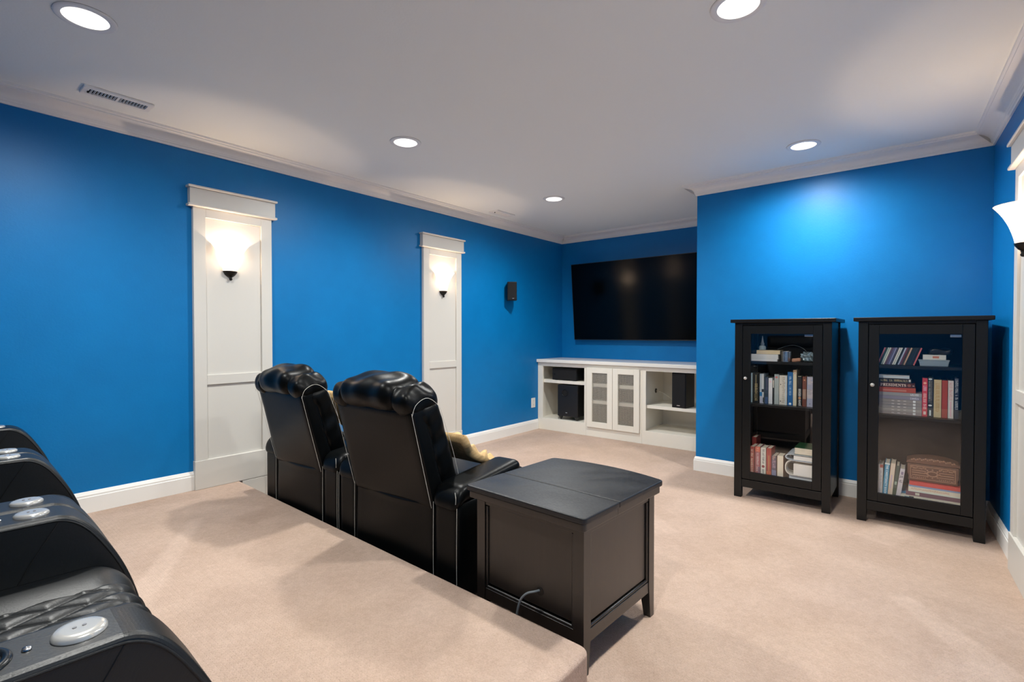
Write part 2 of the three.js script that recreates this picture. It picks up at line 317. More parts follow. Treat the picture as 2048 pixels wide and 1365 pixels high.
for (const y of [.607, .407]) add('shelf', bx(-3.027, -2.357, y - .019, y + .019, CB + .01, CF - .024, .002), M.cabinetWhite, UM);
const UR = thing('media_cabinet', 'open white media cabinet with one tall black speaker on its shelf', 'cabinet', [0, 0, 0], 0, 'built-in media cabinets');
carcass(UR, -2.338, XC - .002, -2.293, -1.56, .147, .806); add('shelf', bx(-2.32, XC - .02, .396, .43, CB + .01, CF - .022, .002), M.cabinetWhite, UR);
const meshWire = std(0xd8d2c4, 0.4, { metalness: 0.2 });
for (const [x0, x1] of [[-3.022, -2.6905], [-2.6865, -2.362]]) {
  const y0 = .113, y1 = .816, f = .066, z0 = CF + .002, z1 = CF + .022;
  const d = add('door', merge([bx(x0, x0 + f, y0, y1, z0, z1), bx(x1 - f, x1, y0, y1, z0, z1), bx(x0 + f, x1 - f, y0, y0 + f, z0, z1), bx(x0 + f, x1 - f, y1 - f + .004, y1, z0, z1)]), M.cabinetWhite, UM, 'white frame door with wire mesh');
  const ws = [], p = .0150, X0 = x0 + f, X1 = x1 - f, Y0 = y0 + f, Y1 = y1 - f + .004, zm = (z0 + z1) / 2;
  for (const s of [1, -1]) for (let c = -2; c < 2; c += p * 1.0) {
    // line y = Y0 + s*(x - X0) + c clipped to the opening
    const at = x => Y0 + s * (x - X0) + c; let a = X0, b = X1; const inv = y => X0 + s * (y - Y0 - c);
    const ya = [inv(Y0), inv(Y1)].sort((m, n) => m - n); a = Math.max(a, ya[0]); b = Math.min(b, ya[1]); if (b - a < .004) continue;
    const len = Math.hypot(b - a, at(b) - at(a)), g = new THREE.BoxGeometry(len, .0020, .0014); g.rotateZ(Math.atan2(at(b) - at(a), b - a)); g.translate((a + b) / 2, (at(a) + at(b)) / 2, zm + s * .0007); ws.push(g);
  }
  const m = add('wire_mesh', merge(ws), meshWire, d, 'fine diagonal wire mesh'); m.userData.kind = 'stuff';
}
// equipment standing behind the mesh
const dim = (c, r = .5) => std(c, r);
for (const [x0, x1, y, h, c, lab] of [[-3.02, -2.70, .627, .17, 0x14161a, 'dark equipment box behind the mesh, on the upper shelf by the subwoofer side'], [-2.68, -2.37, .627, .17, 0x16263e, 'dark blue equipment box behind the mesh, on the upper shelf'], [-3.02, -2.70, .427, .14, 0x141416, 'black equipment box behind the mesh, on the middle shelf'], [-2.68, -2.37, .427, .14, 0x10131c, 'near black equipment box behind the mesh door, on the middle shelf'], [-3.02, -2.70, .148, .21, 0x1a1815, 'dark brown equipment box behind the mesh, on the cabinet floor'], [-2.68, -2.37, .148, .21, 0x1d1210, 'dark reddish equipment box behind the mesh, on the cabinet floor']]) {
  const t = thing('equipment_box', lab, 'equipment', [(x0 + x1) / 2, y, CF - .19], 0, 'equipment behind the mesh doors'), w = (x1 - x0) / 2;
  add('case', bx(-w, w, .008, h, -.13, .12, .004), dim(c), t); add('front_plate', bx(-w, w, .01, h - .002, .12, .126, .002), dim(c, .3), t);
  add('foot', merge([bx(-w + .02, -w + .045, 0, .008, .06, .09, .001), bx(w - .045, w - .02, 0, .008, .06, .09, .001), bx(-w + .02, -w + .045, 0, .008, -.1, -.07, .001), bx(w - .045, w - .02, 0, .008, -.1, -.07, .001)]), M.blackPlastic, t);
}
{
  const t = thing('subwoofer', 'black subwoofer on cone feet inside the open media cabinet', 'subwoofer', [-3.322, .147, -5.365]);
  add('cabinet', bx(-.145, .145, .045, .435, -.17, .165, .006), M.blackPlastic, t); add('front_baffle', bx(-.143, .143, .047, .433, .165, .172, .003), std(0x121214, .5), t);
  const port = lathe([[0.046, .004], [.044, .007], [.038, .004], [.034, -.012], [.034, -.04]], 36); port.rotateX(Math.PI / 2); add('port_ring', T(port, -.035, .335, .172), std(0x2c2d30, .2, { metalness: .6 }), t, 'shiny round bass port');
  const hole = cyl(.034, .034, .001, 32); hole.rotateX(Math.PI / 2); add('port_hole', T(hole, -.035, .335, .1726), M.dark, t);
  add('badge', bx(-.028, -.002, .088, .096, .172, .1735, .0005), M.steel, t, 'small silver badge');
  for (const [x, z] of [[-.115, .14], [.115, .14], [-.115, -.14], [.115, -.14]]) add('foot', T(cyl(.032, .008, .045, 20), x, .0225, z), M.blackPlastic, t, 'black cone foot');
}
{
  const t = thing('centre_speaker', 'low black centre speaker on upper shelf above the subwoofer', 'speaker', [-3.378, .634, -5.33]);
  add('cabinet', bx(-.178, .178, .006, .152, -.14, .12, .006), M.blackPlastic, t); add('grille', bx(-.173, .173, .01, .147, .12, .13, .004), M.blackCloth, t);
  add('foot', merge([bx(-.15, -.12, 0, .006, .07, .1, .001), bx(.12, .15, 0, .006, .07, .1, .001), bx(-.15, -.12, 0, .006, -.1, -.07, .001), bx(.12, .15, 0, .006, -.1, -.07, .001)]), M.blackPlastic, t);
  const k = cyl(.007, .007, .006, 16); k.rotateX(Math.PI / 2); add('dial', T(k, -.14, .075, .132), M.blackPlastic, t);
}
{
  const t = thing('bookshelf_speaker', 'tall black speaker standing on the shelf of the open cabinet', 'speaker', [-1.93, .43, -5.30], -.08);
  add('cabinet', bx(-.078, .078, 0, .372, -.11, .1, .005), M.blackPlastic, t); add('grille', bx(-.073, .073, .006, .366, .1, .11, .005), M.blackCloth, t); add('badge', bx(-.018, .018, .022, .03, .11, .1115, .0005), M.steel, t, 'small silver badge');
}
{
  const t = thing('speaker_cable', 'thin pale speaker cable leaving a black hole in cabinet side', 'cable', [0, 0, 0]);
  const gr = cyl(.026, .026, .006, 24); gr.rotateZ(Math.PI / 2); add('grommet', T(gr, -2.3165, .56, -5.5), M.blackPlastic, t, 'black round cable grommet');
  add('wire', tube([[-2.316, .56, -5.5], [-2.24, .545, -5.49], [-2.15, .50, -5.47], [-2.08, .45, -5.44], [-2.0, .436, -5.43]], .003, 30, 6), std(0xcfc9ba, .5), t);
}

// ---------------------------------------------------------------- bookcases
function bookcase(label, x, lab2) {
  const t = thing('glass_bookcase', label, 'bookcase', [x, 0, -3.945], 0, 'black bookcases with glass doors'), w = .307, D = .495, m = M.blackWood;
  for (const s of [-1, 1]) { add('leg', bx(s * w, s * (w - .052), 0, 1.297, -.045, 0, .003), m, t); add('leg', bx(s * w, s * (w - .052), 0, 1.297, -D, -D + .045, .003), m, t); add('side_panel', bx(s * (w - .008), s * (w - .026), .085, 1.297, -D + .045, -.045, .001), m, t); }
  add('top', bx(-w - .026, w + .026, 1.297, 1.322, -D - .01, .028, .004), m, t);
  add('back_panel', bx(-w + .05, w - .05, .09, 1.297, -D + .005, -D + .013, .001), m, t);
  add('apron', bx(-w + .052, w - .052, .078, .136, -.036, -.006, .002), m, t, 'black rail under the door'); add('back_rail', bx(-w + .052, w - .052, .085, .15, -D + .012, -D + .03, .002), m, t);
  add('bottom_panel', bx(-w + .024, w - .024, .15, .172, -D + .014, -.03, .001), m, t);
  for (const y of [.69, 1.006]) add('shelf', bx(-w + .027, w - .027, y - .009, y + .009, -D + .014, -.032, .001), m, t);
  const d = new THREE.Group(); d.name = 'door'; d.userData.label = 'black framed glass door'; t.add(d);
  const x0 = -w + .055, x1 = w - .055, y0 = .143, y1 = 1.274, f = .054;
  add('stile', bx(x0, x0 + f, y0, y1, -.022, -.001), m, d); add('stile', bx(x1 - f, x1, y0, y1, -.022, -.001), m, d);
  add('rail', bx(x0 + f, x1 - f, y0, y0 + f, -.022, -.001), m, d); add('rail', bx(x0 + f, x1 - f, y1 - f - .004, y1, -.022, -.001), m, d);
  add('pane', bx(x0 + f, x1 - f, y0 + f, y1 - f - .004, -.0135, -.0105, 0), M.glass, d, 'clear glass pane');
  const k = lathe([[.0001, .020], [.009, .018], [.0125, .012], [.009, .006], [.006, 0]], 24); k.rotateX(Math.PI / 2); add('knob', T(k, x0 + .022, .889, -.001), M.pearl, d, 'small round silver knob');
  add('top_rail', bx(-w + .052, w - .052, 1.278, 1.297, -.03, -.006, .001), m, t);
  add('latch', bx(x1 - f - .055, x1 - f - .004, 1.196, 1.212, -.03, -.024, .001), M.steel, t, 'pale catch plate inside the door top');
  return t;
}
const BL = -0.742, BR = 0.018;
bookcase('black bookcase with glass door, crumpled bag and silver cup on top shelf', BL);
bookcase('black bookcase with glass door, holding leaning disc cases and carved chest', BR);

// print on spines
function spinePrint(wmm, hmm, bg, draw) {
  const s = 1.6, W = Math.max(16, Math.round(wmm * s)), Hh = Math.round(hmm * s), c = document.createElement('canvas'); c.width = W; c.height = Hh; const g = c.getContext('2d');
  g.fillStyle = bg; g.fillRect(0, 0, W, Hh); draw(g, W, Hh); const t = new THREE.CanvasTexture(c); t.colorSpace = THREE.SRGBColorSpace; t.magFilter = THREE.LinearFilter; return t;
}
// text down the spine: fractions from the top, size as a fraction of the spine's width
const down = (txt, col, a, b, size, font = 'sans-serif', off = .5, bold = 'bold ') => (g, W, Hh) => { g.save(); g.translate(W * off, Hh * a); g.rotate(Math.PI / 2); g.fillStyle = col; g.font = `${bold}${Math.max(5, Math.round(W * size))}px ${font}`; g.textBaseline = 'middle'; g.textAlign = 'left'; const L = Hh * (b - a), m = g.measureText(txt).width || 1; g.scale(L / m, 1); g.fillText(txt, 0, 0); g.restore(); };
const upw = (txt, col, a, b, size, font = 'sans-serif', off = .5) => (g, W, Hh) => { g.save(); g.translate(W * off, Hh * b); g.rotate(-Math.PI / 2); g.fillStyle = col; g.font = `bold ${Math.max(5, Math.round(W * size))}px ${font}`; g.textBaseline = 'middle'; const L = Hh * (b - a), m = g.measureText(txt).width || 1; g.scale(L / m, 1); g.fillText(txt, 0, 0); g.restore(); };
let gl = 1;
const strokes = (col, a, b, size, off = .5) => { const sd = gl++; return (g, W, Hh) => { g.fillStyle = col; const hw = W * size / 2, step = Math.max(3, W * size * .55), n = Math.floor(Hh * (b - a) / step); for (let i = 0; i < n; i++) { if (hash(i, sd * 31) < .13) continue; const y = Hh * a + i * step, th = Math.max(1, step * .22); g.fillRect(W * off - hw, y, 2 * hw, th); const k = hash(i, sd * 7 + 2); if (k < .7) g.fillRect(W * off - hw + 2 * hw * Math.floor(k * 4) / 2.6, y, th, step * .72); if (k > .3) g.fillRect(W * off - hw, y + step * .55, 2 * hw * (k > .6 ? 1 : .55), th); } }; };
const bar = (col, a, b, l = 0, r = 1) => (g, W, Hh) => { g.fillStyle = col; g.fillRect(W * l, Hh * a, W * (r - l), Hh * (b - a)); };
const dot = (col, a, r = .3, off = .5) => (g, W, Hh) => { g.fillStyle = col; g.beginPath(); g.arc(W * off, Hh * a, W * r, 0, 7); g.fill(); };
const lines = (col, a, b, n, l, r) => (g, W, Hh) => { g.fillStyle = col; for (let i = 0; i < n; i++) g.fillRect(W * (l + .1 * hash(i, 3)), Hh * (a + (b - a) * i / n), W * (r - l) * (.5 + .5 * hash(i, 7)), Math.max(1, Hh * (b - a) / n * .45)); };
const all = (...f) => (g, W, Hh) => f.forEach(q => q(g, W, Hh));
let nSpine = 0;
// book: spine towards +z, thickness x, height y; lies flat when flat = true (spine reads left to right)
function book(label, group, [x, y, z], w, h, d, color, draw, o = {}) {
  const t = thing(o.name ?? 'book', label, o.category ?? 'book', [x, y, z], o.turn ?? 0, group), bt = Math.min(.003, w * .2), cover = std(color, o.rough ?? .55);
  const R = g => { if (o.lean) { g.rotateZ(o.lean); } if (o.flat) { g.rotateZ(Math.PI / 2); } return g; };
  const off = o.flat ? [w / 2, -h / 2] : o.lean ? [o.lean > 0 ? w / 2 : -w / 2, 0] : [0, 0];
  const G = (x0, x1, y0, y1, z0, z1, r) => R(bx(x0 + off[0], x1 + off[0], y0 + off[1], y1 + off[1], z0, z1, r));
  add('cover', merge([G(-w / 2, -w / 2 + bt, 0, h, -d, -.001, .0008), G(w / 2 - bt, w / 2, 0, h, -d, -.001, .0008)]), cover, t);
  add('pages', G(-w / 2 + bt, w / 2 - bt, .003, h - .003, -d + .004, -.002, .0005), M.page, t);
  if (o.pagesFront) return t;
  let sm = cover; if (draw) { nSpine++; sm = std(0xffffff, o.rough ?? .5, { map: spinePrint(w * 1000, h * 1000, o.bg ?? '#' + new THREE.Color(color).getHexString(), draw) }); }
  const sg = new THREE.BoxGeometry(w, h, .003); if (draw) { const u = sg.attributes.uv, n = sg.attributes.normal; for (let i = 0; i < u.count; i++) if (n.getZ(i) < .5) u.setXY(i, .03, .5); }
  sg.translate(off[0], off[1] + h / 2, .0005); add('spine', R(sg), sm, t); return t;
}
// --- first bookcase, middle shelf: upright books
{
  const zb = -4.055, y = .6995, g = 'upright books on the middle shelf beside the silver cup bookcase';
  const rows = [
    [-.972, -.951, .222, 0xb9d3d8, null, 'pale icy blue paperback at the knob end of upright row'],
    [-.949, -.904, .220, 0x1c211f, all(bar('#b9a878', .05, .55, .45, .55), strokes('#d9c48a', .35, .97, .45, .55)), 'thick black book with gold lettering in upright row'],
    [-.901, -.872, .219, 0xd5dad8, all(bar('#b9c6cc', 0, .6, 0, .45), bar('#1b2430', .52, .62, .5, 1), bar('#2f83bb', .62, .76, 0, .6), bar('#c8c9d6', .76, 1, 0, .8), bar('#10191f', .8, .97, .8, 1)), 'white paperback with blue and black picture on spine'],
    [-.869, -.842, .198, 0x2c4252, all(bar('#5b5878', .05, .5, .55, .75), bar('#3d5b86', .75, 1, .2, .9)), 'slate blue short paperback in upright row'],
    [-.841, -.815, .190, 0xdfe0e0, dot('#f0c9d2', .14, .25), 'plain white short paperback in upright row'],
    [-.8125, -.8035, .176, 0x23272a, bar('#cfccbf', 0, .32), 'very thin black booklet with cream top, squeezed between taller books'],
    [-.802, -.772, .220, 0xa9b3af, all(dot('#d87f70', .1, .25), dot('#c86b9a', .1, .12, .2)), 'grey green paperback with small pink mark on spine'],
    [-.770, -.719, .214, 0xd9d2c2, all(bar('#bfd0d8', 0, 1, .78, .9), dot('#3a2c28', .31, .07, .18), dot('#3a2c28', .88, .07, .18), lines('#a39a8a', .06, .95, 26, .35, .75)), 'thick cream book with small grey type on spine'],
    [-.716, -.682, .241, 0x12639f, all(strokes('#cfe3ef', .1, .42, .45, .5), strokes('#bcd6e6', .44, .72, .4, .5), dot('#e9f2f4', .95, .25)), 'deep blue hardback with pale lettering'],
    [-.681, -.658, .257, 0xdcd2b4, all(dot('#c46f70', .1, .15), bar('#e6c79a', 0, .06)), 'tallest cream hardback in upright row'],
    [-.652, -.626, .214, 0x14181f, all(bar('#d8cfa8', .0, .015, .1, .9), upw('GRISHAM', '#e8e6da', .42, .68, .85), dot('#d39a6c', .73, .35), upw('JOHN', '#e8e6da', .78, .99, .8)), 'black paperback with tall white capital letters'],
    [-.622, -.597, .213, 0x7a4638, all(dot('#f0b07a', .12, .18), bar('#a98a76', .42, .75, .1, .9)), 'brown paperback with orange star on spine'],
    [-.594, -.556, .213, 0xb5b6c9, all(lines('#e3d6d0', .03, .26, 9, .1, .9), bar('#cfc6c8', .42, .72), lines('#a4a0a8', .42, .6, 9, .1, .9), dot('#5a5a74', .9, .08)), 'pale lavender paperback at hinge end of upright row'],
  ];
  for (const [x0, x1, h, c, dr, lab] of rows) book(lab, g, [(x0 + x1) / 2, y, zb], x1 - x0 - .001, h, rr(.13, .16), c, dr);
}
// --- first bookcase, bottom: novels and a stack
{
  const zb = -3.992, y = .1725, g = 'novels on the floor of the bookcase with the binders';
  for (const [x0, x1, h, c, dr, lab] of [
    [-.950, -.919, .206, 0xa5443c, strokes('#e9d9bf', .1, .95, .5, .5), 'red novel with cream lettering at the knob end'],
    [-.914, -.880, .211, 0xa2585c, all(bar('#cf6a55', 0, .18), strokes('#f1c8ae', .03, .17, .4, .5), strokes('#d9d2cf', .22, .9, .45, .5), bar('#7a5a70', .7, 1, .6, 1)), 'dusky red novel with grey lettering'],
    [-.876, -.842, .208, 0xd7d5c8, all(down('THE LAST TEMPLAR', '#23252a', .04, .56, .55, 'serif'), dot('#8c3f3f', .66, .3), down('KHOURY', '#23252a', .76, .98, .5, 'serif')), 'white novel with black lettering and red emblem'],
    [-.838, -.806, .210, 0xa5423a, all(bar('#b5884f', .25, .8, .4, .6), bar('#c56a4a', .8, 1)), 'plain brick red novel leaning upright beside white novel'],
    [-.803, -.773, .160, 0x5e5566, all(lines('#cda893', .02, .2, 5, .1, .9), strokes('#b79aa4', .22, .6, .7, .5), bar('#7a7f9c', .65, .95)), 'short mauve paperback in the novel row'],
  ]) book(lab, g, [(x0 + x1) / 2, y, zb], x1 - x0 - .001, h, rr(.13, .15), c, dr);
  book('short thick paperback with its page edges facing the door', g, [-.748, y, zb], .043, .168, .11, 0x8a6a55, null, { pagesFront: true });
  book('red hardback standing behind the novel row', g, [-.962, y, -4.17], .03, .245, .14, 0x9a3a35, null);
  const st = 'books and binders stacked on the bookcase floor', sx = -.606;
  book('thin white book at the bottom of the binder stack', st, [sx, y, -4.0], .04, .17, .22, 0xdfe4e4, null, { flat: true });
  for (const [yy, w, z, c, c2, lab] of [[y + .041, .105, -3.985, 0xd9d6cc, 0xb9b4a6, 'thick white ring binder in the middle of the stack'], [y + .147, .042, -3.99, 0xc9d3da, 0x35608a, 'blue and white ring binder under the green book']]) {
    const t = thing('ring_binder', lab, 'binder', [sx + .018, yy, z], 0, st), cov = std(c, .4), e = w / 2;
    const prof = (r, inner) => { const s = new THREE.Shape(); s.moveTo(.093, 0); s.lineTo(-.09, 0); s.quadraticCurveTo(-.13, e * .15, -.128, e); s.quadraticCurveTo(-.13, w - e * .15, -.09, w); s.lineTo(.093, w); s.lineTo(.093, w - .003); s.lineTo(-.088, w - .003); s.quadraticCurveTo(-.122, w - e * .3, -.122, e); s.quadraticCurveTo(-.122, e * .3, -.088, .003); s.lineTo(.093, .003); return s; };
    add('cover', T(extrude(prof(), .24, 0, 1, 10), 0, 0, -.24), cov, t); add('sheets', bx(-.075, .088, .004, w * .78, -.235, -.004, .001), std(0xe9e6de, .8), t);
    add('ring', T(new THREE.TorusGeometry(w * .3, .0022, 6, 24), -.092, e, -.05), M.steel, t); if (c2 === 0x35608a) add('edge_band', bx(-.09, .093, -.0005, .0015, -.238, .001, .0003), std(c2, .4), t, 'blue lower cover');
  }
  book('dark green hardback lying on top of the binders', st, [-.585, y + .1905, -3.995], .05, .15, .21, 0x24502f, null, { flat: true, pagesFront: true });
}
// --- first bookcase, top shelf
{
  const y = 1.0155;
  book('thick white book lying flat under the cream book', 'books lying on the silver cup shelf', [-.87, y + .016, -4.02], .034, .196, .15, 0xd9d9d4, null, { flat: true, pagesFront: false });
  book('thin white book lying at the bottom of small stack', 'books lying on the silver cup shelf', [-.872, y, -4.018], .0155, .19, .15, 0xe4e4e0, null, { flat: true });
  book('cream paperback lying on top of the white books', 'books lying on the silver cup shelf', [-.84, y + .051, -4.03], .028, .156, .12, 0xd8c6a0, null, { flat: true });
  single('black_case', 'flat black case lying on the stacked white books', 'case', bx(-.952, -.922, y + .0505, y + .079, -4.14, -4.03, .006), M.blackPlastic);
  {
    const t = thing('glue_bottle', 'pale plastic bottle with pointed nozzle standing on the books', 'bottle', [-.892, y + .0795, -4.09]);
    add('bottle_body', lathe([[.0001, 0], [.022, 0], [.024, .004], [.024, .022], [.020, .03], [.012, .036], [.012, .04]], 28), std(0x9fb0b4, .35), t); add('collar', T(cyl(.0125, .0135, .014, 20), 0, .046, 0), std(0xb9c6c8, .4), t); add('nozzle', T(cyl(.002, .010, .055, 20), 0, .078, 0), std(0xc4d0d2, .4), t);
  }
  {
    const t = thing('metal_cup', 'small ribbed silver metal cup on the top shelf', 'cup', [-.727, y, -4.06]), s = new THREE.Shape(); for (let i = 0; i <= 96; i++) { const a = i / 96 * Math.PI * 2, r = .0325 + .0012 * Math.cos(a * 12); i ? s.lineTo(r * Math.cos(a), r * Math.sin(a)) : s.moveTo(r, 0); }
    const hol = new THREE.Path(); hol.absarc(0, 0, .0295, 0, Math.PI * 2, true); s.holes.push(hol); const e = extrude(s, .07, 0); e.rotateX(-Math.PI / 2); add('wall', T(e, 0, .003, 0), M.steel, t); add('bottom', T(cyl(.032, .032, .003, 32), 0, .0015, 0), M.steel, t); add('rim', T(new THREE.TorusGeometry(.031, .0018, 8, 40).rotateX(Math.PI / 2), 0, .073, 0), M.steel, t);
  }
  single('pink_block', 'small pinkish tan block lying beside the silver cup', 'block', soft(.055, .026, .045, .008, [8, 6, 8], v => { v.y += .002 * Math.sin(v.x * 90); }).translate(-.658, y + .0135, -4.04), std(0xc08a6c, .8));
  {
    const f = v => { const k = Math.sin(v.x * 140 + v.y * 90) * Math.cos(v.z * 120 + v.x * 60) + .6 * Math.sin(v.y * 210 - v.z * 170); const s = 1 + .16 * k; v.x *= s; v.z *= s; if (v.y > -.02) v.y *= 1 + .25 * k; };
    const g = soft(.095, .062, .09, .03, [26, 20, 26], f); single('crumpled_bag', 'crumpled clear plastic bag at the end of top shelf', 'bag', toCreasedNormals(g.translate(-.583, y + .034, -4.06), .35), phys(0x9fb6bd, .12, { metalness: .55 }));
  }
  single('looped_wire', 'thin pale looped wire arching behind the silver cup', 'wire', tube([[-.80, y + .085, -4.14], [-.74, y + .11, -4.16], [-.69, y + .115, -4.16], [-.63, y + .09, -4.15], [-.60, y + .05, -4.15], [-.58, y + .01, -4.16], [-.56, y + .003, -4.17]], .0016, 50, 6), std(0xaab4b4, .4));
}
// --- second bookcase, top shelf: leaning disc cases and boxes
{
  const y = 1.0155, lean = -.335, cols = [0xb86a72, 0x2f4a48, 0xb8cfc2, 0xe4e4cf, 0x73545f, 0x6b6480, 0x8f93b5, 0x4b4a58, 0xe2dfd0, 0xdce2d6, 0x1d2a2a, 0xb4bccb, 0x6d3a4a, 0x443a2c, 0xc3a184, 0x1f2a28, 0x1a2c30, 0x223038, 0x1b2326, 0xcf6a68];
  const words = ['dusty pink', 'dark teal', 'pale mint', 'ivory', 'plum', 'grey violet', 'lilac', 'charcoal', 'cream', 'pale green', 'black green', 'pale blue grey', 'wine red', 'dark olive', 'tan striped', 'near black', 'dark petrol', 'dark slate', 'black grey', 'coral red'];
  cols.forEach((c, i) => {
    const t = thing('disc_case', `${words[i]} plastic disc case leaning in the row on top shelf`, 'disc case', [-.196 + i * .0096, y, -4.03 + .004 * hash(i, 5)], 0, 'leaning disc cases on the top shelf'), R = g => g.rotateZ(lean);
    add('case', R(bx(.0005, .0095, .0, .119, -.135, 0, .0008).translate(0, .0035, 0)), phys(0x30343a, .15, { ior: 1.5 }), t); add('spine_card', R(bx(.0012, .0088, .002, .117, -.001, .0008, .0002).translate(0, .0035, 0)), std(c, .35), t, 'printed spine');
  });
  const t = thing('plastic_box', 'translucent pale plastic box holding the small white box', 'box', [.090, y, -4.1]);
  { const s = new THREE.Shape(); s.moveTo(-.066, 0); s.lineTo(.066, 0); s.lineTo(.073, .034); s.lineTo(-.073, .034); add('tub', T(extrude(s, .13, .003), 0, 0, -.065), phys(0xb4c6cf, .3, { transmission: .35, thickness: 0 }), t); add('lid', bx(-.075, .075, .0345, .0395, -.07, .07, .002), phys(0xc3d2d8, .25, { transmission: .25, thickness: 0 }), t); }
  { const b = thing('card_box', 'small white box with red print lying on plastic box', 'box', [.092, y + .0402, -4.09]); add('carton', bx(-.055, .055, 0, .03, -.04, .045, .001), std(0xdcdcd2, .6), b); add('print', bx(-.008, .022, .009, .022, .045, .0455, 0), std(0xc77c62, .6), b, 'faded red print'); }
  { const f = v => { v.y += .006 * Math.sin(v.x * 70) * Math.cos(v.z * 60); v.x *= 1 + .05 * Math.sin(v.z * 80); }; single('black_pouch', 'limp black pouch lying over the small white box', 'pouch', soft(.11, .034, .1, .014, [18, 10, 14], f).translate(.12, y + .0905, -4.09), phys(0x0c0e10, .3)); }
}
// --- second bookcase, middle shelf
{
  const y = .6995, g = 'books stacked on the middle shelf', z = -4.045; let yy = y;
  const greys = [[0x9c8f8a, 'warm grey', .0190], [0xa39a92, 'light taupe', .0185], [0x8d8784, 'mid grey', .0195], [0x989088, 'stone grey', .019], [0x9a9288, 'sandy grey', .019], [0x8c8894, 'violet grey', .0215], [0x9a9a96, 'pale grey', .0215]];
  greys.forEach(([c, w, h], i) => { book(`${w} album in the stack of matching grey albums`, 'grey albums stacked on the middle shelf', [-.073, yy, z + .002 * (i % 2)], h, .215, .2, c, i < 5 ? all(bar('#e3e6e2', .80, .86, .15, .85), lines('#cfc8c2', .3, .72, 3, .3, .6)) : strokes('#e6e6ec', .74, .95, .6), { flat: true }); yy += h + .0004; });
  book('orange red hardback lying on the grey albums', g, [-.088, yy, z], .031, .185, .18, 0xb0492f, bar('#bf7a66', .1, .75, .2, .6), { flat: true }); yy += .0314;
  book('brown hardback with large white serif capitals on its spine', g, [-.09, yy, z], .03, .182, .18, 0x4a1d12, all(down('PRESIDENTS', '#efe0cc', .03, .76, .8, 'serif'), dot('#8d5b4c', .84, .3), bar('#c9bdb0', .93, .98, .4, .55)), { flat: true }); yy += .0304;
  book('dark book with a row of gold print lying above brown hardback', g, [-.1, yy, z], .028, .165, .17, 0x23211d, all(strokes('#d8c48c', .05, .9, .5, .5), bar('#d9d6cc', .92, .98, .3, .8)), { flat: true }); yy += .0284;
  book('thin white book on top of the stacked books', g, [-.105, yy, z], .021, .155, .16, 0xdfe4e0, bar('#b9cdd8', .0, 1, .3, .5), { flat: true });
  const u = 'upright books on the middle shelf beside the grey albums';
  for (const [x0, x1, h, c, dr, lab] of [
    [.036, .062, .24, 0xd0414c, all(dot('#f2b49a', .13, .3), strokes('#e6dcf0', .2, .38, .6, .5), strokes('#f2dfd4', .4, .84, .6, .5), bar('#efd9c8', .87, .95, .25, .75)), 'bright coral red upright book with white lettering'],
    [.064, .090, .246, 0x1e2120, all((g, W, Hh) => { g.fillStyle = '#dfe8e2'; for (const a of [.045, .71]) { g.beginPath(); g.ellipse(W * .4, Hh * a, W * .36, Hh * .022, 0, 0, 7); g.fill(); } }, strokes('#c9d2cc', .09, .66, .35, .25), strokes('#8d8a7c', .09, .66, .35, .6), bar('#dfe8e2', .83, .97, .25, .6)), 'black upright book with white oval marks'],
    [.0915, .1275, .233, 0xcdbb8c, all(strokes('#b98f52', .1, .9, .55, .5)), 'wide tan upright book with faint gold lettering'],
    [.129, .1565, .231, 0xa8402f, null, 'plain rust red upright book'],
    [.158, .184, .231, 0xdcd6cf, all(strokes('#d49a9c', .06, .55, .6, .5), bar('#e6b6c0', .55, .95, .4, .6)), 'white upright book with pink lettering'],
    [.187, .2075, .25, 0x13233a, all(strokes('#e4e9ea', .03, .8, .7, .5)), 'navy upright book with white lettering at the hinge side'],
  ]) book(lab, u, [(x0 + x1) / 2, y, z], x1 - x0 - .001, h, .17, c, dr);
}
